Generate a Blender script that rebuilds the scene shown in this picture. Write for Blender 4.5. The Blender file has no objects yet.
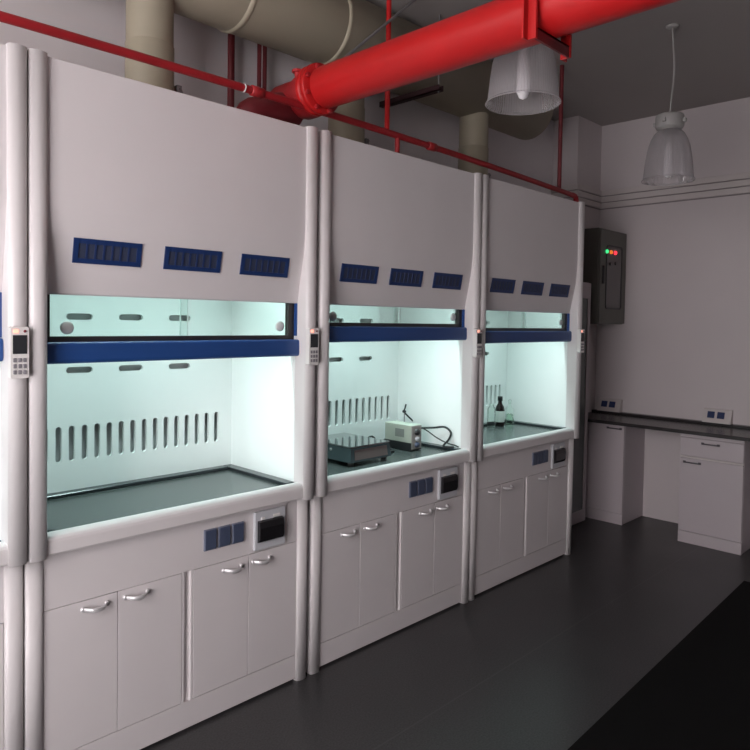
import bpy, bmesh, math, random
from mathutils import Vector, Matrix
from mathutils.geometry import tessellate_polygon
random.seed(4)
PI = math.pi
SC = bpy.context.scene
COL = SC.collection

# ------------------------------------------------------------------ materials
def mat(name, col, rough=.5, metal=0., bump=0., bscale=60., var=0., vscale=6., coat=0., spec=.5):
    m = bpy.data.materials.new(name); m.use_nodes = True
    nt = m.node_tree; b = nt.nodes['Principled BSDF']
    b.inputs['Base Color'].default_value = (*col, 1)
    b.inputs['Roughness'].default_value = rough
    b.inputs['Metallic'].default_value = metal
    b.inputs['Coat Weight'].default_value = coat
    b.inputs['Specular IOR Level'].default_value = spec
    tc = nt.nodes.new('ShaderNodeTexCoord')
    if var:
        n = nt.nodes.new('ShaderNodeTexNoise'); n.inputs['Scale'].default_value = vscale
        n.inputs['Detail'].default_value = 5
        nt.links.new(tc.outputs['Object'], n.inputs['Vector'])
        r = nt.nodes.new('ShaderNodeValToRGB')
        r.color_ramp.elements[0].position = .3; r.color_ramp.elements[1].position = .7
        r.color_ramp.elements[0].color = (*[c * (1 - var) for c in col], 1)
        r.color_ramp.elements[1].color = (*[min(1, c * (1 + var)) for c in col], 1)
        nt.links.new(n.outputs['Fac'], r.inputs['Fac'])
        nt.links.new(r.outputs['Color'], b.inputs['Base Color'])
    if bump:
        n = nt.nodes.new('ShaderNodeTexNoise'); n.inputs['Scale'].default_value = bscale
        n.inputs['Detail'].default_value = 4
        nt.links.new(tc.outputs['Object'], n.inputs['Vector'])
        bp = nt.nodes.new('ShaderNodeBump'); bp.inputs['Strength'].default_value = bump
        bp.inputs['Distance'].default_value = .004
        nt.links.new(n.outputs['Fac'], bp.inputs['Height'])
        nt.links.new(bp.outputs['Normal'], b.inputs['Normal'])
    return m

def emis(name, col, s):
    m = bpy.data.materials.new(name); m.use_nodes = True
    b = m.node_tree.nodes['Principled BSDF']
    b.inputs['Base Color'].default_value = (*col, 1)
    b.inputs['Emission Color'].default_value = (*col, 1)
    b.inputs['Emission Strength'].default_value = s
    return m

def clear(name, tint, refl=.12, diff=0., dcol=(.8, .8, .8)):
    """thin clear sheet: see-through, with mirror reflection by angle and an optional milky share"""
    m = bpy.data.materials.new(name); m.use_nodes = True
    nt = m.node_tree; nt.nodes.remove(nt.nodes['Principled BSDF'])
    out = nt.nodes['Material Output']
    t = nt.nodes.new('ShaderNodeBsdfTransparent'); t.inputs['Color'].default_value = (*tint, 1)
    base = t.outputs[0]
    if diff:
        d = nt.nodes.new('ShaderNodeBsdfDiffuse'); d.inputs['Color'].default_value = (*dcol, 1)
        tr = nt.nodes.new('ShaderNodeBsdfTranslucent'); tr.inputs['Color'].default_value = (*dcol, 1)
        a = nt.nodes.new('ShaderNodeMixShader'); a.inputs[0].default_value = .45
        nt.links.new(d.outputs[0], a.inputs[1]); nt.links.new(tr.outputs[0], a.inputs[2])
        mx = nt.nodes.new('ShaderNodeMixShader'); mx.inputs[0].default_value = diff
        nt.links.new(base, mx.inputs[1]); nt.links.new(a.outputs[0], mx.inputs[2]); base = mx.outputs[0]
    g = nt.nodes.new('ShaderNodeBsdfGlossy'); g.inputs['Roughness'].default_value = .08
    f = nt.nodes.new('ShaderNodeFresnel'); f.inputs['IOR'].default_value = 1.4
    mu = nt.nodes.new('ShaderNodeMath'); mu.operation = 'MULTIPLY'; mu.inputs[1].default_value = refl * 8
    mu.use_clamp = True
    nt.links.new(f.outputs[0], mu.inputs[0])
    m2 = nt.nodes.new('ShaderNodeMixShader')
    nt.links.new(mu.outputs[0], m2.inputs[0]); nt.links.new(base, m2.inputs[1]); nt.links.new(g.outputs[0], m2.inputs[2])
    nt.links.new(m2.outputs[0], out.inputs['Surface'])
    return m

M = {}
M['paint'] = mat('white_powder_coat', (.70, .662, .665), .42, bump=.05, bscale=220, var=.012)
M['column'] = mat('white_column_paint', (.70, .67, .67), .33, var=.01)
M['liner'] = mat('white_liner', (.86, .885, .875), .38, var=.01)
M['slotback'] = mat('plenum_grey', (.52, .53, .54), .6)
M['worktop'] = mat('black_ceramic', (.052, .059, .058), .27, bump=.02, bscale=120)
M['rim'] = mat('black_ceramic_rim', (.022, .026, .03), .22)
M['blue'] = mat('blue_enamel', (.016, .062, .225), .38, var=.04)
M['ventblue'] = mat('vent_blue', (.010, .032, .125), .42)
M['bluedark'] = mat('navy_plastic', (.016, .032, .105), .45)
M['louver'] = mat('louver_dark', (.035, .045, .085), .55)
M['sashdark'] = mat('sash_dark', (.030, .026, .026), .35)
M['glass'] = clear('sash_glass', (.95, .98, .97), .06)
M['glassedge'] = mat('glass_edge', (.66, .78, .75), .3)
M['pull'] = mat('grey_disc', (.60, .62, .61), .5)
M['chrome'] = mat('satin_chrome', (.80, .79, .80), .36, metal=.55)
M['socket'] = mat('slate_blue_socket', (.062, .080, .135), .42)
M['socketframe'] = mat('socket_frame', (.20, .215, .28), .45)
M['greyplast'] = mat('grey_plastic', (.56, .57, .60), .4)
M['smoke'] = mat('smoked_cover', (.014, .013, .015), .12)
M['panelwhite'] = mat('keypad_white', (.74, .72, .70), .4)
M['screen'] = mat('dark_screen', (.03, .032, .036), .2)
M['key'] = mat('key_grey', (.24, .23, .25), .5)
M['ledlit'] = emis('led_pink', (1., .36, .26), 1.6)
M['ledoff'] = mat('led_off', (.17, .02, .03), .3)
M['gap'] = mat('dark_seam', (.05, .05, .05), .8)
M['red'] = mat('red_gloss_paint', (.43, .010, .011), .38, bump=.10, bscale=35, var=.08, vscale=5, spec=.35)
M['reddark'] = mat('dull_and_shaded_red', (.135, .010, .015), .5, bump=.2, bscale=40, var=.18, vscale=12)
M['redworn'] = mat('scuffed_red_paint', (.33, .014, .018), .45, bump=.2, bscale=30, var=.2, vscale=10)
M['redpipe'] = mat('muted_red_paint', (.30, .012, .017), .42, bump=.12, bscale=40, var=.15, vscale=7)
M['duct'] = mat('beige_duct', (.36, .325, .245), .55, bump=.08, bscale=14, var=.05, vscale=3)
M['ductring'] = mat('beige_duct_weld', (.44, .40, .30), .5)
M['darkchannel'] = mat('dark_red_channel', (.035, .010, .013), .6)
M['steel'] = mat('grey_steel', (.30, .29, .30), .42, metal=.7)
M['black'] = mat('black_plastic', (.018, .018, .02), .42)
M['blackcable'] = mat('black_cable', (.012, .012, .014), .5)
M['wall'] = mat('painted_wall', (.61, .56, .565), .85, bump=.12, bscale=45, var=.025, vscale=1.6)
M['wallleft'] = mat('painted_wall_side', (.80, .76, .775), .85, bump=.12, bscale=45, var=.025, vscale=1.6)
M['walldark'] = mat('dark_low_bounce_wall', (.26, .245, .25), .85, bump=.12, bscale=45, var=.025, vscale=1.6)  # unseen walls toned dark to cut bounce light onto the hoods
M['ceil'] = mat('painted_ceiling', (.37, .342, .328), .9, bump=.1, bscale=40, var=.03, vscale=1.2)
M['boxgrey'] = mat('olive_grey_steel', (.125, .122, .108), .5, bump=.06, bscale=150)
M['boxwin'] = mat('box_window', (.14, .13, .13), .2)
M['trunk'] = mat('trunking_pvc', (.60, .55, .54), .6)
M['trunkseam'] = mat('trunking_seam', (.26, .23, .235), .7)
M['benchtop'] = mat('black_bench_top', (.034, .031, .032), .26)
M['cab'] = mat('bench_cabinet_paint', (.50, .45, .47), .5, var=.01)
M['darkhandle'] = mat('dark_handle', (.10, .09, .10), .35, metal=.5)
M['cabglass'] = mat('dark_cabinet_glass', (.085, .100, .096), .12)
M['lampgrey'] = mat('lamp_housing', (.36, .35, .34), .5)
M['shade'] = clear('prismatic_shade', (.84, .83, .84), .05, .40, (.72, .69, .71))
M['bulb'] = mat('pale_bulb', (.85, .84, .85), .12)
M['mat'] = mat('matte_black', (.0030, .0030, .0031), .8, bump=.2, bscale=200, spec=.15)
M['hpteal'] = mat('hotplate_side', (.045, .072, .082), .25)
M['hppanel'] = mat('hotplate_panel', (.105, .082, .080), .4)
M['hptop'] = mat('hotplate_glass', (.020, .024, .026), .05, spec=1.0, coat=1.)
M['psu'] = mat('instrument_grey', (.40, .42, .36), .5)
M['psuface'] = mat('instrument_face', (.30, .285, .27), .5)
M['psuvent'] = mat('instrument_vent', (.20, .205, .19), .6)
M['amber'] = mat('brown_glass', (.016, .010, .010), .08)
M['paper'] = mat('label_paper', (.62, .66, .62), .7)
M['beaker'] = clear('clear_glass', (.95, .985, .965), .08)
M['greenliq'] = clear('pale_green_liquid', (.86, .96, .88), .05)
M['tube'] = emis('fluorescent_tube', (.80, 1., .95), 3.0)
M['ledg'] = emis('lamp_green', (.06, .85, .28), 1.1)
M['ledo'] = emis('lamp_orange', (.95, .22, .03), .8)
M['ledr'] = emis('lamp_red', (1., .03, .05), 2.2)
M['frame'] = mat('window_frame', (.6, .6, .6), .5)
M['day'] = emis('daylight_or_fill_pane', (1., .94, .957), 8.8)
M['foot'] = mat('foot_black', (.03, .03, .03), .6)

def floor_material():
    m = mat('dark_vinyl', (.024, .0235, .025), .36, bump=.05, bscale=90, spec=.62)
    nt = m.node_tree; b = nt.nodes['Principled BSDF']
    tc = nt.nodes.new('ShaderNodeTexCoord')
    n = nt.nodes.new('ShaderNodeTexNoise'); n.inputs['Scale'].default_value = 130; n.inputs['Detail'].default_value = 3
    n2 = nt.nodes.new('ShaderNodeTexNoise'); n2.inputs['Scale'].default_value = 2.2; n2.inputs['Detail'].default_value = 4
    nt.links.new(tc.outputs['Object'], n.inputs['Vector']); nt.links.new(tc.outputs['Object'], n2.inputs['Vector'])
    r = nt.nodes.new('ShaderNodeValToRGB')
    r.color_ramp.elements[0].position = .35; r.color_ramp.elements[0].color = (.022, .0217, .0224, 1)
    r.color_ramp.elements[1].position = .75; r.color_ramp.elements[1].color = (.058, .057, .059, 1)
    nt.links.new(n.outputs['Fac'], r.inputs['Fac'])
    # welded seam between the vinyl sheets
    s = nt.nodes.new('ShaderNodeSeparateXYZ'); nt.links.new(tc.outputs['Object'], s.inputs[0])
    a = nt.nodes.new('ShaderNodeMath'); a.operation = 'ADD'; a.inputs[1].default_value = .54
    ab = nt.nodes.new('ShaderNodeMath'); ab.operation = 'PINGPONG'; ab.inputs[1].default_value = .9
    lt = nt.nodes.new('ShaderNodeMath'); lt.operation = 'LESS_THAN'; lt.inputs[1].default_value = .0035
    nt.links.new(s.outputs['Y'], a.inputs[0]); nt.links.new(a.outputs[0], ab.inputs[0]); nt.links.new(ab.outputs[0], lt.inputs[0])
    mx = nt.nodes.new('ShaderNodeMix'); mx.data_type = 'RGBA'
    mx.inputs['B'].default_value = (.058, .056, .058, 1)
    nt.links.new(lt.outputs[0], mx.inputs['Factor']); nt.links.new(r.outputs['Color'], mx.inputs['A'])
    nt.links.new(mx.outputs['Result'], b.inputs['Base Color'])
    mr = nt.nodes.new('ShaderNodeMapRange'); mr.inputs['To Min'].default_value = .30; mr.inputs['To Max'].default_value = .42
    nt.links.new(n2.outputs['Fac'], mr.inputs['Value']); nt.links.new(mr.outputs[0], b.inputs['Roughness'])
    return m
M['floor'] = floor_material()

# ------------------------------------------------------------------ mesh building
class MB:
    def __init__(s): s.v = []; s.f = []; s.mi = []; s.sm = []
    def add(s, vs, fs, mi=0, sm=False):
        o = len(s.v); s.v += [tuple(p) for p in vs]
        for f in fs: s.f.append([i + o for i in f]); s.mi.append(mi); s.sm.append(sm)
        return s
    def bm(s, b, mi=0, sm=False):
        b.verts.index_update()
        return s.add([v.co[:] for v in b.verts], [[v.index for v in f.verts] for f in b.faces], mi, sm)
    def box(s, x0, x1, y0, y1, z0, z1, mi=0, bev=0., seg=2):
        b = bmesh.new(); bmesh.ops.create_cube(b, size=1)
        for v in b.verts:
            v.co = Vector(((x0 + x1) / 2 + v.co.x * (x1 - x0), (y0 + y1) / 2 + v.co.y * (y1 - y0), (z0 + z1) / 2 + v.co.z * (z1 - z0)))
        if bev: bmesh.ops.bevel(b, geom=b.edges[:], offset=bev, segments=seg, affect='EDGES', profile=.5)
        s.bm(b, mi, False); b.free(); return s
    def prism(s, prof, axis, a, b, mi=0, sm=False):
        """prof: closed polygon; axis x -> (y,z), y -> (x,z), z -> (x,y)"""
        n = len(prof)
        P = {'x': lambda p, t: (t, p[0], p[1]), 'y': lambda p, t: (p[0], t, p[1]), 'z': lambda p, t: (p[0], p[1], t)}[axis]
        o = len(s.v); s.v += [P(p, a) for p in prof] + [P(p, b) for p in prof]
        for i in range(n):
            j = (i + 1) % n
            s.f.append([o + i, o + j, o + n + j, o + n + i]); s.mi.append(mi); s.sm.append(sm)
        s.f.append([o + i for i in range(n)][::-1]); s.mi.append(mi); s.sm.append(False)
        s.f.append([o + n + i for i in range(n)]); s.mi.append(mi); s.sm.append(False)
        return s
    def tube(s, pts, r, n=12, mi=0, closed=False, caps=True):
        pts = [Vector(p) for p in pts]; R = r if isinstance(r, (list, tuple)) else [r] * len(pts)
        rings = []; up = None
        for i, p in enumerate(pts):
            if closed: d = pts[(i + 1) % len(pts)] - pts[i - 1]
            else: d = pts[min(i + 1, len(pts) - 1)] - pts[max(i - 1, 0)]
            d.normalize()
            if up is None:
                up = Vector((0, 0, 1)) if abs(d.z) < .9 else Vector((1, 0, 0))
            x = d.cross(up).normalized(); y = x.cross(d).normalized(); up = y
            rings.append([p + R[i] * (math.cos(2 * PI * k / n) * x + math.sin(2 * PI * k / n) * y) for k in range(n)])
        vs = [q for r_ in rings for q in r_]; fs = []
        m = len(rings)
        for i in range(m if closed else m - 1):
            a = i * n; b = ((i + 1) % m) * n
            for k in range(n): fs.append([a + k, a + (k + 1) % n, b + (k + 1) % n, b + k])
        s.add(vs, fs, mi, True)
        if caps and not closed:
            s.add(rings[0], [list(range(n))[::-1]], mi); s.add(rings[-1], [list(range(n))], mi)
        return s
    def lathe(s, prof, c=(0, 0, 0), n=32, mi=0, flute=0., sm=True, axis='z'):
        """prof: (r, z) from one end to the other"""
        vs = []; fs = []
        for (r, z) in prof:
            for k in range(n):
                rr = r + (flute if k % 2 else 0) * (1 if r > .01 else 0)
                a = 2 * PI * k / n
                if axis == 'z': vs.append((c[0] + rr * math.cos(a), c[1] + rr * math.sin(a), c[2] + z))
                elif axis == 'x': vs.append((c[0] + z, c[1] + rr * math.cos(a), c[2] + rr * math.sin(a)))
                else: vs.append((c[0] + rr * math.cos(a), c[1] + z, c[2] + rr * math.sin(a)))
        for i in range(len(prof) - 1):
            for k in range(n):
                fs.append([i * n + k, i * n + (k + 1) % n, (i + 1) * n + (k + 1) % n, (i + 1) * n + k])
        return s.add(vs, fs, mi, sm)
    def build(s, name, mats, parent=None, loc=None):
        me = bpy.data.meshes.new(name); me.from_pydata(s.v, [], s.f)
        for m in (mats if isinstance(mats, (list, tuple)) else [mats]): me.materials.append(m)
        for p, mi, sm in zip(me.polygons, s.mi, s.sm): p.material_index = mi; p.use_smooth = sm
        b = bmesh.new(); b.from_mesh(me); bmesh.ops.recalc_face_normals(b, faces=b.faces[:]); b.to_mesh(me); b.free()
        me.update()
        o = bpy.data.objects.new(name, me); COL.objects.link(o)
        if parent: o.parent = parent
        if loc: o.location = loc
        return o

def tag(o, label=None, cat=None, group=None, kind=None):
    if label: o['label'] = label
    if cat: o['category'] = cat
    if group: o['group'] = group
    if kind: o['kind'] = kind
    return o
def thing(name, label, cat, loc=(0, 0, 0), group=None, rz=0):
    o = bpy.data.objects.new(name, None); COL.objects.link(o)
    o.empty_display_size = .1; o.location = loc; o.rotation_euler = (0, 0, rz)
    return tag(o, label, cat, group)
def struct(o): o['kind'] = 'structure'; return o
def dup(o, parent=None):
    c = o.copy(); COL.objects.link(c)
    if parent: c.parent = parent
    for ch in list(o.children): dup(ch, c)
    return c
def arc(cx, cy, r, a0, a1, n):
    return [(cx + r * math.cos(math.radians(a0 + (a1 - a0) * i / n)), cy + r * math.sin(math.radians(a0 + (a1 - a0) * i / n))) for i in range(n + 1)]
def rrect(x0, x1, z0, z1, r, n=4):
    return arc(x1 - r, z1 - r, r, 0, 90, n) + arc(x0 + r, z1 - r, r, 90, 180, n) + arc(x0 + r, z0 + r, r, 180, 270, n) + arc(x1 - r, z0 + r, r, 270, 360, n)

# ------------------------------------------------------------------ room
XE, XN, YL, YR, H = 4.936, -2.0, .80, -5.0, 3.379
struct(MB().box(XN - .1, XE + .1, YR - .1, YL + .1, -.1, 0).build('floor', M['floor']))
struct(MB().box(XN - .1, XE + .1, YR - .1, YL + .1, H, H + .1).build('ceiling', M['ceil']))
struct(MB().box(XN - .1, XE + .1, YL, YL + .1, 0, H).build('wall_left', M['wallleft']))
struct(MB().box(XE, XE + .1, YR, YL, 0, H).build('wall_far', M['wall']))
WIN_AND_FILL = [(-2.55, -.65, .35, 2.95), (-.35, .70, 2.52, 3.28)]  # second opening is added high up to brighten the side wall over the hoods
struct(MB().box(XN - .1, XE + .1, YR - .1, YR, 0, H).build('wall_right', M['walldark']))
w = MB(); ys = [YR] + [q for p in WIN_AND_FILL for q in p[:2]] + [YL]
for i in range(0, len(ys), 2): w.box(XN - .1, XN, ys[i], ys[i + 1], 0, H)
for a, b, WZ0, WZ1 in WIN_AND_FILL: w.box(XN - .1, XN, a, b, 0, WZ0); w.box(XN - .1, XN, a, b, WZ1, H)
struct(w.build('wall_near', M['walldark']))
for i, (a, b, WZ0, WZ1) in enumerate(WIN_AND_FILL):
    f = MB(); t = .05; x0, x1 = XN - .08, XN - .02
    f.box(x0, x1, a, a + t, WZ0, WZ1); f.box(x0, x1, b - t, b, WZ0, WZ1)
    f.box(x0, x1, a, b, WZ0, WZ0 + t); f.box(x0, x1, a, b, WZ1 - t, WZ1)
    f.box(x0, x1, (a + b) / 2 - .025, (a + b) / 2 + .025, WZ0, WZ1)
    fo = struct(f.build('window_%d' % (i + 1), M['frame']))
    MB().box(XN - .06, XN - .055, a + .02, b - .02, WZ0 + .02, WZ1 - .02).build('window_or_fill_pane', M['day'], fo)
# corner pier where the side wall meets the far wall
PX0, PY0 = 4.516, .564
struct(MB().box(PX0, XE, PY0, YL, 0, H).build('wall_pier', M['wall']))

# ------------------------------------------------------------------ fume hood (local: x 0..1.2, front y 0, back .66)
WH, ZT, ZJ = 1.2, 2.4685, .8294
XI0, XI1 = .060, 1.140
YB = .585                                           # back of the chamber

def col_prof(xc, hw, yf, ys, yb):
    n = 10
    return [(xc + hw, yb), (xc + hw, ys)] + [(xc + hw * math.cos(PI * i / n), ys - (ys - yf) * math.sin(PI * i / n)) for i in range(1, n)] + [(xc - hw, ys), (xc - hw, yb)]

def column(mb, xc, yf, ys, yb, z0, z1):
    prof = col_prof(xc, .0285, yf, ys, yb); n = len(prof)
    o = len(mb.v)
    mb.v += [(x, y, z0) for x, y in prof] + [(x, y, z1) for x, y in prof]
    for i in range(n):
        j = (i + 1) % n
        mb.f.append([o + i, o + j, o + n + j, o + n + i]); mb.mi.append(0); mb.sm.append(1 <= i < n - 2)
    mb.f.append([o + i for i in range(n)]); mb.mi.append(0); mb.sm.append(False)
    mb.f.append([o + n + i for i in range(n)]); mb.mi.append(0); mb.sm.append(False)
    return mb

def stadium(cx, cz, hx, hz, n=6):
    r = min(hx, hz)
    if hz > hx: return [(cx + r * math.cos(PI * i / n), cz + hz - r + r * math.sin(PI * i / n)) for i in range(n + 1)] + [(cx - r * math.cos(PI * i / n), cz - hz + r - r * math.sin(PI * i / n)) for i in range(n + 1)]
    return [(cx + hx - r + r * math.sin(PI * i / n), cz + r * math.cos(PI * i / n)) for i in range(n + 1)] + [(cx - hx + r - r * math.sin(PI * i / n), cz - r * math.cos(PI * i / n)) for i in range(n + 1)]

def make_baffle():
    mb = MB(); y = YB
    holes = [stadium(.6 + (i - 8.5) * .0533, 1.096, .0122, .074) for i in range(18)]
    for zc in (1.626, 1.514, 1.402):
        for xc in (.165, .392, .616, .853): holes.append(stadium(xc, zc, .055, .0135))
    outer = [(XI0 - .001, .85), (XI1 + .001, .85), (XI1 + .001, 2.4), (XI0 - .001, 2.4)]
    polys = [outer] + holes
    flat = [p for q in polys for p in q]
    tris = tessellate_polygon([[Vector((p[0], p[1], 0)) for p in q] for q in polys])
    mb.add([(p[0], y, p[1]) for p in flat], [list(t) for t in tris], 0)
    for h in holes:
        n = len(h); mb.add([(p[0], y, p[1]) for p in h] + [(p[0], y + .014, p[1]) for p in h], [[i, (i + 1) % n, n + (i + 1) % n, n + i] for i in range(n)], 0)
    mb.add([(XI0, y + .03, .85), (XI1, y + .03, .85), (XI1, y + .03, 2.4), (XI0, y + .03, 2.4)], [[0, 1, 2, 3]], 1)
    return mb

def bow_handle(x0, x1, z, y):
    """arched grip between two feet on the door face at y"""
    mb = MB(); n = 14; pts = []
    for i in range(n + 1):
        t = i / n
        pts.append((x0 + (x1 - x0) * t, y - .030 * (1 - abs(2 * t - 1) ** 2.6), z - .004 * math.sin(PI * t)))
    vs = []; fs = []; k = 8
    for i, p in enumerate(pts):
        t = abs(2 * i / n - 1); a, b = .0055, .0095 - .002 * t
        for j in range(k):
            an = 2 * PI * j / k
            vs.append((p[0], p[1] + a * math.cos(an), p[2] + b * math.sin(an)))
    for i in range(n):
        for j in range(k): fs.append([i * k + j, i * k + (j + 1) % k, (i + 1) * k + (j + 1) % k, (i + 1) * k + j])
    mb.add(vs, fs, 0, True); mb.add(vs[:k], [list(range(k))]); mb.add(vs[-k:], [list(range(k))])
    for x in (x0, x1): mb.lathe([(0, -.006), (.009, -.006), (.009, .004), (0, .004)], (x, y, z), 12, axis='y')
    return mb

def make_hood():
    r = thing('fume_hood', '', 'fume hood')
    g = .002
    # outer body: sides, back, roof
    b = MB()
    for x0, x1 in ((g, .014), (WH - .014, WH - g)): b.box(x0, x1, .085, .66, .012, ZT - .006)
    b.box(.014, WH - .014, .64, .66, .012, ZT - .006)
    b.build('body', M['paint'], r)
    MB().box(g, WH - g, .03, .66, ZT - .006, ZT, bev=.002, seg=1).build('roof', M['paint'], r)
    for xc in (.0305, WH - .0305):
        column(MB(), xc, 0, .019, .086, ZJ, ZT + .002).build('upper_column', M['column'], r)
        column(MB(), xc, .041, .057, .086, 0.0, ZJ).build('lower_column', M['column'], r)
    # fascia: upright, then raked back to the sash
    pf = [(.024, ZT - .004)] + [(.024, 2.06), (.0245, 2.02), (.026, 1.985), (.030, 1.945), (.036, 1.90), (.074, 1.705), (.078, 1.700), (.090, 1.700), (.090, 1.715), (.052, 1.90), (.044, 1.95), (.040, 2.02), (.040, ZT - .004)]
    fp = MB().prism(pf, 'x', XI0 - .002, XI1 + .002).build('front_panel', M['paint'], r)
    # vents on the raked face
    d = Vector((0, .074 - .036, 1.705 - 1.90)).normalized(); nrm = Vector((0, -abs(d.z), -d.y)).normalized()
    cen = Vector((0, .036 + (.074 - .036) * .25, 1.90 + (1.705 - 1.90) * .25))
    for xc in (.272, .605, .942):
        v = MB(); hw, hh = .121, .0425
        def P(x, h, t): q = cen - d * h + nrm * t; return (xc + x, q.y, q.z)
        def slab(mb, xa, xb, ha, hb, t0, t1):
            vs = [P(x, h, t) for t in (t0, t1) for x, h in ((xa, ha), (xb, ha), (xb, hb), (xa, hb))]
            mb.add(vs, [[0, 1, 2, 3], [4, 5, 6, 7], [0, 1, 5, 4], [1, 2, 6, 5], [2, 3, 7, 6], [3, 0, 4, 7]])
        e = .017
        slab(v, -hw, hw, -hh, -hh + e, 0, .005); slab(v, -hw, hw, hh - e, hh, 0, .005)
        slab(v, -hw, -hw + e, -hh + e, hh - e, 0, .005); slab(v, hw - e, hw, -hh + e, hh - e, 0, .005)
        vg = v.build('vent_grille', M['ventblue'], r)
        lo = MB(); slab(lo, -hw + e, hw - e, -hh + e, hh - e, .0003, .0012)
        lo.build('louver_recess', M['louver'], vg)
        sl = MB(); n = 7
        for i in range(1, n):
            x = -hw + e + (2 * hw - 2 * e) * i / n
            slab(sl, x - .0035, x + .0035, -hh + e, hh - e, .001, .004)
        sl.build('louver_slats', M['bluedark'], vg)
    # sash: dark frame, two glass panes, blue grip bar, finger pulls
    s = MB(); y0, y1 = .092, .116
    s.box(XI0 + .002, .094, y0, y1, 1.48, 2.12); s.box(1.106, XI1 - .003, y0, y1, 1.48, 2.12)
    s.box(XI0 + .002, XI1 - .003, y0, y1, 1.48, 1.572); s.box(XI0 + .002, XI1 - .003, y0, y1, 2.09, 2.12)
    so = s.build('sash', M['sashdark'], r)
    for xa, xb, ya in ((.094, .615, .098), (.588, 1.106, .106)):
        q = MB(); q.box(xa, xb, ya, ya + .004, 1.572, 2.09, 0)
        e = .0018
        xe = xb if xa < .2 else xa
        q.box(xe - e, xe + e, ya - .0006, ya + .0046, 1.573, 2.089, 1)
        q.build('glass_pane', [M['glass'], M['glassedge']], so)
    bp = arc(.066, 1.545, .009, 180, 90, 5) + [(.091, 1.554), (.091, 1.480)] + arc(.072, 1.497, .015, 270, 180, 5)
    bp = [(.091, 1.480), (.091, 1.5535)] + [(.066 + .010 * math.cos(math.radians(a)), 1.5435 + .010 * math.sin(math.radians(a))) for a in (90, 115, 140, 165, 180)] + [(.055, 1.520)] + [(.068 + .013 * math.cos(math.radians(a)), 1.494 + .014 * math.sin(math.radians(a))) for a in (180, 205, 230, 250, 270)]
    MB().prism(bp, 'x', XI0 + .001, XI1 - .001).build('sash_handle', M['blue'], so)
    for x, z in ((.152, 1.602), (1.066, 1.612)):
        MB().lathe([(0, -.004), (.020, -.004), (.023, 0), (.023, .004), (0, .004)], (x, .094 if x < .5 else .100, z), 24, axis='y').build('finger_pull', M['pull'], so)
    for x0, x1 in ((XI0 - .001, XI0 + .004), (XI1 - .004, XI1 + .001)): MB().box(x0, x1, .074, .0905, 1.556, 1.70).build('sash_track', M['blue'], r)
    # chamber
    for x0, x1 in ((XI0 - .012, XI0), (XI1, XI1 + .012)):
        MB().box(x0, x1, .086, YB + .03, .85, 2.40).build('side_liner', M['liner'], r)
    make_baffle().build('back_baffle', [M['liner'], M['slotback']], r)
    MB().box(XI0 - .01, XI1 + .01, .118, YB + .03, 2.4, 2.415).build('chamber_ceiling', M['liner'], r)
    lt = MB().box(.2, 1.0, .14, .28, 2.372, 2.4).build('light_fitting', M['panelwhite'], r)
    MB().tube([(.24, .21, 2.358), (.96, .21, 2.358)], .013, 12).build('fluorescent_tube', M['tube'], lt)
    # worktop with a raised rim, and the front sill
    wt = MB().box(XI0, XI1, .078, YB, .846, .886).build('worktop', M['worktop'], r)
    rm = MB(); k = .048
    for bx in ((XI0, XI0 + k, .078, YB), (XI1 - k, XI1, .078, YB), (XI0 + k, XI1 - k, YB - k, YB)):
        rm.box(*bx, .886, .901, bev=.003, seg=1)
    rm.build('worktop_rim', M['rim'], wt)
    sp = [(.080, .8345), (.022, .8345), (.019, .840), (.019, .876), (.021, .886), (.027, .894), (.036, .899), (.048, .9015), (.062, .9015), (.074, .896), (.080, .887)]
    MB().prism(sp, 'x', XI0 - .002, XI1 + .002).build('sill', M['column'], r)
    # base unit
    yf = .058; c = MB()
    c.box(.058, WH - .058, yf, .085, .637, .8345)                 # service strip
    c.box(.058, WH - .058, yf, .085, .012, .118)                  # plinth
    c.box(.058, WH - .058, .080, .64, .012, .83)                  # carcass
    gp = [(.576, .085), (.576, yf), (.584, yf)] + [(.599 + .015 * math.cos(math.radians(a)), yf + .016 * math.sin(math.radians(a))) for a in range(180, -1, -20)] + [(.622, yf), (.622, .085)]
    c.prism(gp, 'z', .118, .637)
    c.build('base_cabinet', M['paint'], r)
    for x0, x1, hx0, hx1, hz in ((.0605, .3165, .192, .277, .606), (.3195, .5735, .345, .430, .606), (.6245, .8825, .760, .845, .600), (.8855, 1.1395, .905, .990, .600)):
        dr = MB().box(x0, x1, yf, .0795, .1205, .6345, bev=.0012, seg=1).build('door', M['paint'], r)
        bow_handle(hx0, hx1, hz, yf - .002).build('handle', M['chrome'], dr)
    for x in (.695, .760, .825):
        pk = MB().box(x - .029, x + .029, yf - .006, yf, .699, .785, bev=.002, seg=1).build('power_socket', M['socketframe'], r)
        MB().box(x - .026, x + .026, yf - .012, yf - .006, .703, .781, bev=.002, seg=1).build('socket_cover', M['socket'], pk)
    bb = MB().box(.902, 1.064, yf - .016, yf, .648, .812, bev=.003, seg=1).build('breaker_box', M['greyplast'], r)
    wp = [(.922, .686), (1.048, .686), (1.052, .692), (1.052, .764), (.918, .764), (.918, .692)]
    MB().prism([(yf - .016, .680), (yf - .026, .684), (yf - .034, .700), (yf - .035, .745), (yf - .030, .770), (yf - .016, .774)], 'x', .916, 1.044).build('smoked_cover', M['smoke'], bb)
    MB().box(.995, 1.03, yf - .022, yf - .016, .778, .79, bev=.002, seg=1).box(.932, .95, yf - .02, yf - .016, .776, .786).build('latch', M['panelwhite'], bb)
    for x in (.15, 1.05):
        for y in (.12, .58): MB().lathe([(0, 0), (.02, 0), (.02, .006), (.009, .008), (.009, .0125), (0, .0125)], (x, y, 0), 14).build('levelling_foot', M['foot'], r)
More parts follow.
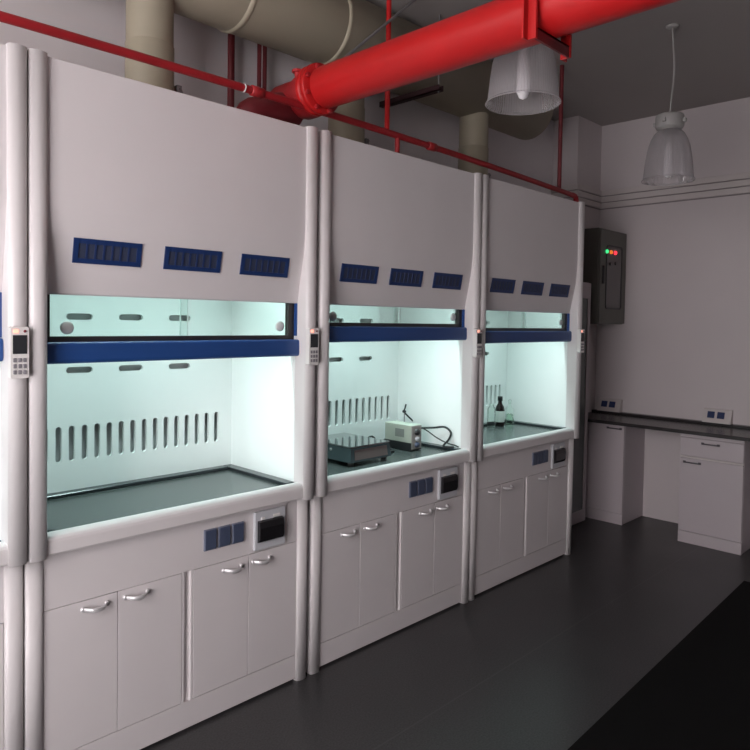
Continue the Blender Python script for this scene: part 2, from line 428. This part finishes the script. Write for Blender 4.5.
    # keypad control on the right-hand column
    cp = MB().prism(rrect(1.1395, 1.1930, 1.43, 1.592, .006), 'y', -.014, .012).build('control_panel', M['panelwhite'], r)
    MB().box(1.1455, 1.1870, -.0155, -.014, 1.507, 1.566).build('screen', M['screen'], cp)
    MB().box(1.1465, 1.1625, -.0165, -.014, 1.572, 1.584, bev=.001, seg=1).build('indicator_light', M['ledlit'], cp)
    MB().lathe([(0, -.0025), (.004, -.0025), (.0045, 0)], (1.181, -.014, 1.578), 12, axis='y').build('indicator_light', M['ledoff'], cp)
    for i in range(3):
        for j in range(3):
            MB().box(1.1465 + i * .0145, 1.1565 + i * .0145, -.017, -.014, 1.481 - j * .019, 1.494 - j * .019, bev=.001, seg=1).build('key', M['key'], cp)
    return r

HL = ['white fume hood cut off by the left edge of the photo',
      'large nearest white fume hood with a bare black worktop',
      'white fume hood with a black hot plate and cables on its worktop',
      'farthest white fume hood with bottles at its back, beside the bench']
hood = make_hood()
hoods = []
for k in range(4):
    o = hood if k == 0 else dup(hood)
    HX = (-1.2, 0., 1.220, 2.420)[k]; o.location = (HX, 0, 0); tag(o, HL[k], 'fume hood', 'row of white fume hoods'); hoods.append(o)
    L = bpy.data.lights.new('hood_lamp', 'AREA'); L.shape = 'RECTANGLE'; L.size = .8; L.size_y = .12
    L.energy = 9.0; L.spread = math.radians(88); L.color = (.73, 1., .98)
    lo = bpy.data.objects.new('hood_lamp', L); COL.objects.link(lo); lo.location = (HX + .6, .21, 2.335); lo.rotation_euler = (math.radians(-7), 0, 0)
    for ch in o.children:
        if ch.name.startswith('sash') and 'track' not in ch.name: ch.location.z = (0, -.014, .045, .024)[k]

# ------------------------------------------------------------------ ducts above
DY = .46
dz0 = 3.175; R = .197
e = MB()
e.lathe([(0, -1.6 - 3.60), (R, -1.6 - 3.60), (R, 0), (R - .008, 0), (R - .008, -.25), (0, -.25)], (3.60, DY, dz0), 48, axis='x')
ed = e.build('exhaust_duct', M['duct'])
tag(ed, 'wide round beige exhaust duct running under the ceiling above the hoods', 'duct')
for x in (-.2, 1.05, 1.62):
    MB().lathe([(R - .001, -.016), (R + .005, -.010), (R + .007, 0), (R + .005, .010), (R - .001, .016)], (x, DY, dz0), 48, axis='x').build('welded_ring', M['ductring'], ed)
DL = ['vertical beige duct rising from the nearest full hood, left in the photo',
      'vertical beige duct behind the big red pipe elbow, mostly hidden',
      'vertical beige duct above the joint of the two farthest hoods, behind the lamp shade']
for x, lb in zip((.634, 1.775, 2.925), DL):
    t = thing('branch_duct', lb, 'duct', (x, DY, ZT), 'vertical ducts rising from the hoods')
    MB().lathe([(.097, 0), (.097, dz0 - R + .03 - ZT)], (0, 0, 0), 36).build('duct_pipe', M['duct'], t)
    MB().lathe([(.0965, -.012), (.100, -.008), (.100, .3), (.0965, .305)], (0, 0, .012), 36).build('duct_sleeve', M['duct'], t)
    MB().lathe([(.0965, 0), (.125, 0), (.125, .008), (.0965, .008)], (0, 0, 0), 36).build('collar', M['duct'], t)
    c = MB(); c.tube([(.100, -.03, .155), (.125, -.04, .15), (.13, -.045, .13), (.125, -.04, .06), (.12, -.035, .03)], .006, 8)
    c.box(.098, .122, -.055, -.025, .13, .165, bev=.003); c.tube([(.11, -.065, .15), (.11, -.01, .145)], .005, 8)
    c.build('clamp', M['steel'], t)
# ------------------------------------------------------------------ big red fire main
PXm, PZm, PRm = 1.24, 2.662, .090
t = thing('fire_pipe', 'thick bright red fire pipe crossing the room below the ceiling', 'pipe', (PXm, 0, PZm))
MB().tube([(0, .02, 0), (0, YR + .01, 0)], PRm, 40).build('pipe', M['red'], t)
fl = MB().lathe([(0, -.012), (.108, -.012), (.112, -.008), (.112, .012), (.108, .016), (.100, .016), (.100, .022), (.110, .022), (.110, .046), (.106, .05), (0, .05)], (0, .05, 0), 36, axis='y').build('flange', M['red'], t)
for i in range(8):
    a = 2 * PI * (i + .5) / 8
    MB().lathe([(0, -.026), (.010, -.026), (.010, .066), (0, .066)], (.097 * math.cos(a), .05, .097 * math.sin(a)), 6, axis='y', sm=False).build('bolt', M['redworn'], fl)
MB().lathe([(.095, .095), (.098, .11), (.098, .16), (.088, .18), (.088, .32), (0, .32)], (0, 0, -.015), 32, axis='y').build('coupling', M['redworn'], t)
MB().tube([(0, .25, -.05), (-.09, .25, -.075), (-.17, .25, -.10), (-.235, .25, -.115), (-.275, .25, -.125), (-.30, .25, -.13)], [.08, .078, .07, .062, .045, .022], 24).build('branch', M['reddark'], t)  # shade over the hood top is put into the branch's darker red
MB().tube([(-.03, .18, .07), (-.03, .18, .10)], .014, 10).lathe([(0, 0), (.026, 0), (.026, .012), (0, .012)], (-.03, .18, .095), 8, sm=False).build('plug', M['redworn'], t)
# hanger below the main
t = thing('pipe_hanger', 'red steel hanger bracket cradling the thick red pipe over the nearer lamp', 'bracket', (PXm, -1.1, H))
zb = 2.535 - H
for s in (-1, 1):
    q = MB(); xo = s * .108
    q.box(xo - .005, xo + .005, -.026, .010, zb, 0); q.box(min(xo, xo + s * .03), max(xo, xo + s * .03), .004, .010, zb, 0)
    q.build('hanger_leg', M['red'], t)
MB().box(-.103, .103, -.024, -.016, 2.534 - H, 2.572 - H).box(-.103, .103, -.024, .022, 2.566 - H, 2.572 - H).build('cross_bar', M['reddark'], t)
# thin sprinkler line along the hoods
t = thing('sprinkler_pipe', 'thin red sprinkler pipe running along the tops of the hoods', 'pipe', (0, .10, 0))
za, ze = 2.566, 2.540
zp = lambda x: 2.584 - .0072 * (x - .9) ** 2
el = [(3.60, 0, zp(3.6)), (3.636, 0, zp(3.6) - .002), (3.652, 0, zp(3.6) - .014), (3.657, 0, zp(3.6) - .032), (3.657, 0, 2.2)]
MB().tube([(x, 0, zp(x)) for x in (-1.6, -.8, 0, .4, .9, 1.4, 1.8, 2.2, 2.6, 3.1, 3.60)], .0165, 16).build('pipe', M['redpipe'], t)
MB().tube(el, .0185, 16).build('elbow', M['redworn'], t)
for x in (.93, 2.07):
    MB().lathe([(.016, -.03), (.022, -.028), (.022, .028), (.016, .03)], (x, 0, zp(x)), 16, axis='x').build('coupling', M['redworn'], t)
MB().lathe([(.0166, -.003), (.0190, -.002), (.0190, .002), (.0166, .003)], (.865, 0, zp(.88)), 16, axis='x').build('tape_ring', M['paint'], t)
MB().tube([(1.80, 0, zp(1.8) - .01), (1.80, 0, ZT + .001)], .013, 10).build('drop_leg', M['redworn'], t)
def riser(x, y, z0, z1, r, m, lb):
    o = MB().tube([(x, y, z0), (x, y, (z0 + z1) / 2), (x, y, z1)], r, 14).build('riser_pipe', M[m]); tag(o, lb, 'pipe', 'thin vertical red pipes')
riser(1.195, .70, 0, H, .018, 'reddark', 'dark red vertical pipe on the side wall, left of the thick pipe\'s fittings')
riser(1.368, .70, 0, H, .0115, 'reddark', 'left one of the close pair of thin dark red pipes on the wall')
riser(1.402, .70, 0, H, .0115, 'reddark', 'right one of the close pair of thin dark red pipes on the wall')
riser(1.722, .10, zp(1.72) + .012, H, .013, 'red', 'thin red vertical pipe passing behind the thick red pipe to the ceiling')
riser(3.42, .10, zp(3.42) + .012, H, .014, 'reddark', 'thin dark red vertical pipe right of the nearer lamp shade')
o = MB().tube([(1.30, .062, 2.762), (1.90, .066, 3.300), (1.99, .068, H)], .0075, 8).build('brace_rod', M['steel'])
tag(o, 'slanting grey steel rod from the ceiling to the thick red pipe', 'rod')
t = thing('duct_hanger', 'dark red channel hung on thin rods under the beige duct', 'hanger', (2.27, .44, 2.958))
MB().box(-.02, .02, -.235, .24, -.012, -.006).box(-.02, -.014, -.235, .24, -.012, .020).box(.014, .02, -.235, .24, -.012, .020).build('channel', M['darkchannel'], t)
for y in (-.215, .215): MB().tube([(0, y, -.02), (0, y, H - 2.958)], .0045, 8).build('threaded_rod', M['steel'], t)

# ------------------------------------------------------------------ pendant lamps
def lamp(loc, zr, label, bend):
    t = thing('pendant_lamp', label, 'lamp', (loc[0], loc[1], H), 'bell pendant lamps')
    dz = zr - H                                                       # rim, below ceiling
    MB().lathe([(0, 0), (.038, 0), (.036, -.008), (.012, -.016), (0, -.016)], (0, 0, 0), 20).build('ceiling_canopy', M['lampgrey'], t)
    pts = [(0, 0, -.01)] + [(bend * math.sin(PI * i / 8) ** 2 * (1 if i < 6 else .4), -bend * .8 * math.sin(PI * i / 8), -.01 + (dz + .40 + .01) * i / 8) for i in range(1, 9)]
    MB().tube(pts, .0048, 8).build('cord', M['lampgrey'], t)
    hp = [(0, .40), (.012, .40), (.012, .388), (.070, .385), (.078, .378), (.080, .362), (.080, .318), (.074, .306), (.060, .300), (.060, .288), (0, .288)]
    h = MB().lathe(hp, (0, 0, dz), 28)
    for a in (0, PI / 2, PI, 3 * PI / 2):
        c, s = math.cos(a), math.sin(a); h.box(c * .084 - .011, c * .084 + .011, s * .084 - .011, s * .084 + .011, dz + .33, dz + .352, bev=.003)
    h.build('housing', M['lampgrey'], t)
    pr = [(a_ * .93, b_) for a_, b_ in ((.056, .296), (.072, .290), (.090, .272), (.108, .240), (.122, .200), (.133, .150), (.141, .09), (.147, .03), (.150, .012), (.158, .004), (.157, 0))]
    MB().lathe(pr, (0, 0, dz), 160, flute=.0012, sm=False).build('shade', M['shade'], t)
    b = MB().lathe([(0, .288), (.022, .288), (.022, .22), (.017, .215), (0, .215)], (0, 0, dz), 16)
    b.build('bulb_holder', M['lampgrey'], t)
    MB().lathe([(.014, .22), (.024, .17), (.029, .11), (.027, .05), (.016, .025), (0, .018)], (0, 0, dz), 18).build('bulb', M['bulb'], t)
    return t
lamp((1.569, -.797), 2.497, 'nearer ribbed bell lamp, partly hidden by the thick red pipe and its hanger', .004)
lamp((3.292, -.69), 2.478, 'farther ribbed bell lamp hanging on a grey cord in front of the far wall', .014)

# ------------------------------------------------------------------ cable trunking round the pier and along the far wall
t = thing('cable_trunking', 'three stacked pale cable trunkings along the far wall and round its corner', 'trunking', (PX0, PY0, 2.65))
for i, (za, zb_) in enumerate(((0, .046), (.055, .101), (.110, .156))):
    q = MB(); T = .022; ym = -.0
    lx = XE - PX0
    q.box(-T, 0, -T, YL - PY0, za, zb_, 0, .002, 1)
    q.box(0, lx, -T, 0, za, zb_, 0, .002, 1)
    q.box(lx - T, lx, -4.4, -T, za, zb_, 0, .002, 1)
    q.box(-T * .4, 0, 0, YL - PY0, za - .009, za, 1); q.box(0, lx, -T * .4, 0, za - .009, za, 1); q.box(lx - T * .4, lx, -4.4, 0, za - .009, za, 1)
    q.build('trunking_channel', [M['trunk'], M['trunkseam']], t)

# ------------------------------------------------------------------ electrical box on the pier
t = thing('electrical_box', 'olive grey electrical control box with three pilot lights in the far corner', 'electrical box', (4.45, .564, 1.63))
bw, bd, bh = .475, .262, .785
MB().box(0, bw, -bd + .02, 0, 0, bh, bev=.004, seg=1).build('enclosure', M['boxgrey'], t)
dr = MB().box(.004, bw - .004, -bd, -bd + .018, .006, bh - .006, bev=.004, seg=1).build('box_door', M['boxgrey'], t)
gk = MB(); o1 = rrect(.10, .39, .125, .655, .03); o2 = rrect(.114, .376, .139, .641, .02)
n = len(o1); gk.add([(x, -bd - .006, z) for x, z in o1] + [(x, -bd - .006, z) for x, z in o2] + [(x, -bd + .001, z) for x, z in o1] + [(x, -bd + .001, z) for x, z in o2],
    [f for i in range(n) for f in ([i, (i + 1) % n, n + (i + 1) % n, n + i], [i, (i + 1) % n, 2 * n + (i + 1) % n, 2 * n + i], [n + i, n + (i + 1) % n, 3 * n + (i + 1) % n, 3 * n + i])])
gk.build('window_gasket', M['black'], dr)
MB().prism(o2, 'y', -bd - .002, -bd + .001).build('door_window', M['boxwin'], dr)
MB().box(.035, .058, -bd - .012, -bd, .33, .48, bev=.004, seg=1).build('door_latch', M['black'], dr)
for x, m, lb in ((.100, 'ledg', 'green pilot light'), (.174, 'ledo', 'orange pilot light'), (.250, 'ledr', 'red pilot light')):
    tag(MB().lathe([(0, -.016), (.012, -.014), (.016, -.006), (.016, 0)], (x, -bd - .002, .598), 16, axis='y').build('pilot_light', M[m], dr), lb)
for x, z in ((.165, .50), (.26, .51)): MB().lathe([(0, -.008), (.014, -.008), (.014, 0)], (x, -bd - .002, z), 14, axis='y').build('button', M['black'], dr)

# ------------------------------------------------------------------ tall glazed cabinet past the last hood
t = thing('tall_cabinet', 'tall pale cabinet with dark glass door, just past the farthest hood', 'cabinet', (3.76, .79, 0))
cw, cd, ch = .642, .44, 1.965
MB().box(0, cw, -cd + .02, 0, .012, ch, bev=.003, seg=1).build('carcass', M['cab'], t)
MB().box(.01, cw - .01, -cd + .03, -.01, 0, .012).build('plinth', M['foot'], t)
for x0, x1 in ((.004, cw / 2 - .002), (cw / 2 + .002, cw - .004)):
    d = MB(); y0, y1 = -cd, -cd + .018; f = .045
    d.box(x0, x0 + f, y0, y1, .018, ch - .006); d.box(x1 - f, x1, y0, y1, .018, ch - .006)
    d.box(x0 + f, x1 - f, y0, y1, .018, .115); d.box(x0 + f, x1 - f, y0, y1, 1.835, ch - .006)
    do = d.build('door', M['cab'], t)
    MB().box(x0 + f, x1 - f, y0 + .006, y0 + .011, .115, 1.835).build('door_glass', M['cabglass'], do)
    hx = x1 - .03 if x0 < .1 else x0 + .018
    MB().box(hx, hx + .012, y0 - .02, y0, .95, 1.09, bev=.003).build('handle', M['darkhandle'], do)

# ------------------------------------------------------------------ side bench on the far wall
BX = 4.43
t = thing('bench_top', 'long black bench top along the far wall', 'worktop', (BX, 0, .850))
MB().box(0, XE - BX, -2.6, PY0 - .004, -.026, 0, bev=.003, seg=1).build('top', M['benchtop'], t)
MB().box(XE - BX - .065, XE - BX, -2.6, PY0 - .004, 0, .019, bev=.002, seg=1).build('upstand', M['benchtop'], t)
def base_cab(y0, y1, label, drawer, fx=4.47):
    t = thing('base_cabinet', label, 'cabinet', (fx, (y0 + y1) / 2, 0), 'pale cabinets under the black bench')
    h = (y1 - y0) / 2; D = XE - fx - .002; ht = .824
    MB().box(.018, D, -h, h, .004, ht).build('carcass', M['cab'], t)
    MB().box(.002, .018, -h, h, 0, .086, bev=.001, seg=1).build('plinth', M['cab'], t)
    def handle(y, z, par):
        q = MB().tube([(0, y - .055, z), (-.014, y - .055, z), (-.02, y - .05, z), (-.02, y + .05, z), (-.014, y + .055, z), (0, y + .055, z)], .005, 8)
        q.box(-.008, 0, y - .064, y - .046, z - .008, z + .008); q.box(-.008, 0, y + .046, y + .064, z - .008, z + .008)
        q.build('handle', M['darkhandle'], par)
    if drawer:
        MB().box(.002, .018, -h, h, .797, ht, bev=.001, seg=1).build('top_rail', M['cab'], t)
        d = MB().box(0, .018, -h + .002, h - .002, .658, .793, bev=.0015, seg=1).build('drawer', M['cab'], t)
        MB().box(-.004, .004, -h + .002, h - .002, .640, .655, bev=.002, seg=1).build('grip_strip', M['trunk'], t)
        handle(.005, .762, d)
        d = MB().box(0, .018, -h + .002, h - .002, .089, .638, bev=.0015, seg=1).build('door', M['cab'], t)
        handle(h - .09, .610, d)
    else:
        d = MB().box(0, .018, -h + .002, h - .002, .089, .817, bev=.0015, seg=1).build('door', M['cab'], t)
        handle(-h + .085, .782, d)
base_cab(.100, .556, 'pale cabinet with one door under the bench, beside the farthest hood', False, 4.535)
base_cab(-.812, -.368, 'pale cabinet with a drawer above its door at the right edge of the photo', True)
def sockbox(y0, y1, label):
    t = thing('socket_box', label, 'power socket', (4.935, (y0 + y1) / 2, .869), 'twin socket boxes on the bench')
    h = (y1 - y0) / 2
    MB().prism([(0, 0), (-.060, 0), (-.058, .01), (-.026, .102), (-.02, .106), (0, .106)], 'y', -h, h).build('housing', M['greyplast'] if False else M['trunk'], t)
    d = Vector((.032, 0, .092)).normalized(); nn = Vector((-d.z, 0, d.x))
    for yc in (h * .42, -h * .28):
        c = Vector((-.042, yc, .060)); vs = []
        for tt in (0, .006):
            for a, b in ((-1, -1), (1, -1), (1, 1), (-1, 1)): vs.append(c + Vector((0, a * .026, 0)) + d * b * .026 + nn * tt)
        tag(MB().add(vs, [[0, 1, 2, 3], [4, 5, 6, 7], [0, 1, 5, 4], [1, 2, 6, 5], [2, 3, 7, 6], [3, 0, 4, 7]]).build('socket', M['bluedark'], t), 'navy blue socket outlet')
sockbox(.305, .512, 'pale twin socket box at the bench end beside the fume hood row')
sockbox(-.59, -.38, 'pale twin socket box on the bench above the drawer cabinet')

# ------------------------------------------------------------------ things in the second hood
WZ = .886
t = thing('hot_plate', 'black hot plate with a mirror-like square top in the second full hood', 'hot plate', (1.572, .172, WZ))
hw, hd = .300, .375
def frus(mb, x0, x1, y0, y1, z0, X0, X1, Y0, Y1, z1, mi=0):
    return mb.add([(x0, y0, z0), (x1, y0, z0), (x1, y1, z0), (x0, y1, z0), (X0, Y0, z1), (X1, Y0, z1), (X1, Y1, z1), (X0, Y1, z1)], [[0, 1, 2, 3], [4, 5, 6, 7], [0, 1, 5, 4], [1, 2, 6, 5], [2, 3, 7, 6], [3, 0, 4, 7]], mi)
frus(MB(), 0, hw, 0, hd, .022, .012, hw - .008, .012, hd - .012, .092).build('casing', M['hpteal'], t)
frus(MB(), .03, hw - .03, -.0015, .02, .032, .035, hw - .03, .0085, .02, .082).build('control_face', M['hppanel'], t)
MB().box(.008, hw - .004, .006, hd - .006, .092, .101, bev=.003, seg=1).build('plate', M['hptop'], t)
for x in (.03, hw - .03):
    for y in (.03, hd - .03): MB().lathe([(0, 0), (.016, 0), (.016, .022), (0, .022)], (x, y, 0), 14).build('foot', M['foot'], t)
MB().lathe([(0, -.006), (.008, -.006), (.008, 0)], (.012, .16, .07), 12, axis='x').build('power_button', M['chrome'], t)
t = thing('power_supply', 'pale grey instrument box with round dials beside the hot plate', 'instrument', (2.119, .252, WZ))
MB().box(0, .088, .004, .21, .004, .148, bev=.003, seg=1).build('case', M['psu'], t)
MB().box(-.001, .089, .002, .212, .004, .048).build('shadow_band', M['black'], t)  # shadow on the lower half of the case, modelled as a black band
MB().box(-.002, .001, .055, .125, .075, .122).build('vent', M['psuvent'], t)
fc = MB().box(.003, .085, -.002, .004, .012, .145, bev=.001, seg=1).build('face_plate', M['psuface'], t)
for z, r_, m in ((.108, .019, 'black'), (.070, .013, 'greyplast'), (.036, .017, 'socket')):
    MB().lathe([(0, -.014), (r_ * .8, -.014), (r_, 0)], (.044, -.002, z), 16, axis='y').build('dial', M[m], fc)
for x in (.012, .076):
    for y in (.02, .19): MB().lathe([(0, 0), (.008, 0), (.008, .005), (0, .005)], (x, y, 0), 10).build('foot', M['foot'], t)
t = thing('sensor_stand', 'thin black jointed stand rising behind the instrument box', 'stand', (2.296, .468, WZ))
MB().lathe([(0, 0), (.04, 0), (.04, .008), (0, .01)], (0, 0, 0), 20).build('foot_plate', M['black'], t)
MB().tube([(0, 0, .005), (-.001, 0, .200)], .0034, 8).build('post', M['steel'], t)
MB().tube([(.012, 0, .236), (.003, 0, .210), (-.006, 0, .197), (0, 0, .186), (.03, -.004, .160), (.105, -.014, .098)], .0050, 8).build('arm', M['black'], t)
MB().lathe([(0, -.008), (.009, -.008), (.009, .008), (0, .008)], (-.003, 0, .193), 12, axis='y').build('joint', M['black'], t)
def smooth(pts, n=8):
    P = [Vector(p) for p in pts]; out = []
    for i in range(len(P) - 1):
        a, b, c, d = P[max(i - 1, 0)], P[i], P[i + 1], P[min(i + 2, len(P) - 1)]
        for k in range(n):
            t = k / n
            out.append(.5 * ((2 * b) + (c - a) * t + (2 * a - 5 * b + 4 * c - d) * t * t + (3 * b - a - 3 * c + d) * t ** 3))
    return out + [P[-1]]
#CABLES
o = MB().tube(smooth([(2.205, .27, 1.022), (2.235, .23, .995), (2.27, .19, .958), (2.305, .145, .930), (2.335, .11, .917), (2.346, .088, .908)]), .0035, 8).build('signal_cable', M['blackcable'])
tag(o, 'thin black cable sloping from the instrument box down to the worktop rim', 'cable')
o = MB().tube(smooth([(2.215, .42, .92), (2.24, .40, .91), (2.25, .38, .93), (2.256, .36, .98), (2.28, .33, .995), (2.325, .26, 1.002), (2.342, .19, 1.012), (2.343, .145, .985), (2.33, .15, .945), (2.31, .17, .912), (2.30, .15, .908), (2.33, .11, .907)]), .0062, 10).build('power_cable', M['blackcable'])
tag(o, 'thick black power cable arching in a loop right of the instrument box', 'cable')
o = MB().tube(smooth([(1.90, .50, WZ + .008), (1.96, .47, WZ + .05), (2.0, .45, WZ + .075), (2.04, .44, WZ + .03), (2.0, .40, WZ + .009), (1.95, .36, WZ + .008), (2.02, .30, WZ + .008), (2.06, .36, WZ + .009), (2.085, .40, WZ + .02), (2.10, .43, WZ + .008)]), .0058, 10).build('coiled_cable', M['blackcable'])
tag(o, 'black cable lying between the hot plate and the instrument box', 'cable')
# ------------------------------------------------------------------ things in the third hood
def bottle(x, y, prof, m, lb, extra):
    t = thing('reagent_bottle' if m == 'amber' else 'glass_bottle', lb, 'bottle', (x, y, WZ))
    MB().lathe([(a_ * .84, b_) for a_, b_ in prof], (0, 0, 0), 24).build('body', M[m], t)
    for nm, pr, mm in extra: MB().lathe([(a_ * .84, b_) for a_, b_ in pr], (0, 0, 0), 24).build(nm, M[mm], t)
bottle(3.326, .478, [(0, 0), (.036, 0), (.040, .006), (.040, .118), (.034, .140), (.018, .162), (.016, .180), (.016, .19), (0, .19)], 'amber', 'dark brown reagent bottle with a white label in the farthest hood',
       [('cap', [(.0, .214), (.019, .214), (.021, .208), (.021, .182), (.0, .182)], 'black'), ('label', [(.0403, .032), (.0406, .034), (.0406, .108), (.0403, .110)], 'paper')])
bottle(3.450, .478, [(0, 0), (.036, 0), (.040, .005), (.040, .105), (.034, .122), (.015, .138), (.014, .158), (.018, .162)], 'beaker', 'clear glass bottle with pale green liquid, right of the dark bottle',
       [('liquid', [(0, .003), (.037, .004), (.037, .075), (0, .075)], 'greenliq'), ('stopper', [(0, .182), (.012, .180), (.016, .172), (.012, .163), (.011, .150), (0, .150)], 'beaker')])
bottle(3.232, .485, [(0, 0), (.032, 0), (.036, .005), (.036, .125), (.030, .14), (.018, .152), (.018, .168)], 'beaker', 'clear empty glass bottle left of the dark bottle in the farthest hood',
       [('dark_ring', [(.0362, .020), (.0375, .022), (.0375, .032), (.0362, .034)], 'black')])

# ------------------------------------------------------------------ thin matte black sheet on the foreground floor
o = MB().prism([(-1.9, -4.6), (3.95, -4.6), (3.95, -.985), (1.57, -1.062), (-1.9, -1.18)], 'z', 0, .005).build('floor_sheet', M['mat'])
tag(o, 'thin matte black sheet on the floor in the lower right corner', 'mat')

# ------------------------------------------------------------------ camera, world, view
F, CX, CY = 683.71, 382.30, 342.60
cam = bpy.data.cameras.new('camera'); co = bpy.data.objects.new('camera', cam); COL.objects.link(co)
cam.sensor_fit = 'HORIZONTAL'; cam.sensor_width = 36; cam.lens = F / 750 * 36
cam.shift_x = (375 - CX) / 750; cam.shift_y = (CY - 375) / 750
cam.clip_start = .05
yaw, pit, rol = math.radians(44.17441), math.radians(-1.84584), math.radians(.92317)
fw = Vector((math.cos(pit) * math.cos(yaw), math.cos(pit) * math.sin(yaw), math.sin(pit)))
rt = fw.cross(Vector((0, 0, 1))).normalized(); up = rt.cross(fw)
r2 = math.cos(rol) * rt + math.sin(rol) * up; u2 = -math.sin(rol) * rt + math.cos(rol) * up
co.matrix_world = Matrix(((r2.x, u2.x, -fw.x, -.7781), (r2.y, u2.y, -fw.y, -2.3204), (r2.z, u2.z, -fw.z, 1.6298), (0, 0, 0, 1)))
SC.camera = co
wd = bpy.data.worlds.new('world'); SC.world = wd; wd.use_nodes = True
wd.node_tree.nodes['Background'].inputs[0].default_value = (.6, .6, .65, 1)
wd.node_tree.nodes['Background'].inputs[1].default_value = .3
vs = SC.view_settings
vs.view_transform = 'Standard'; vs.look = 'None'; vs.exposure = 0.0; vs.gamma = 1; vs.use_curve_mapping = False
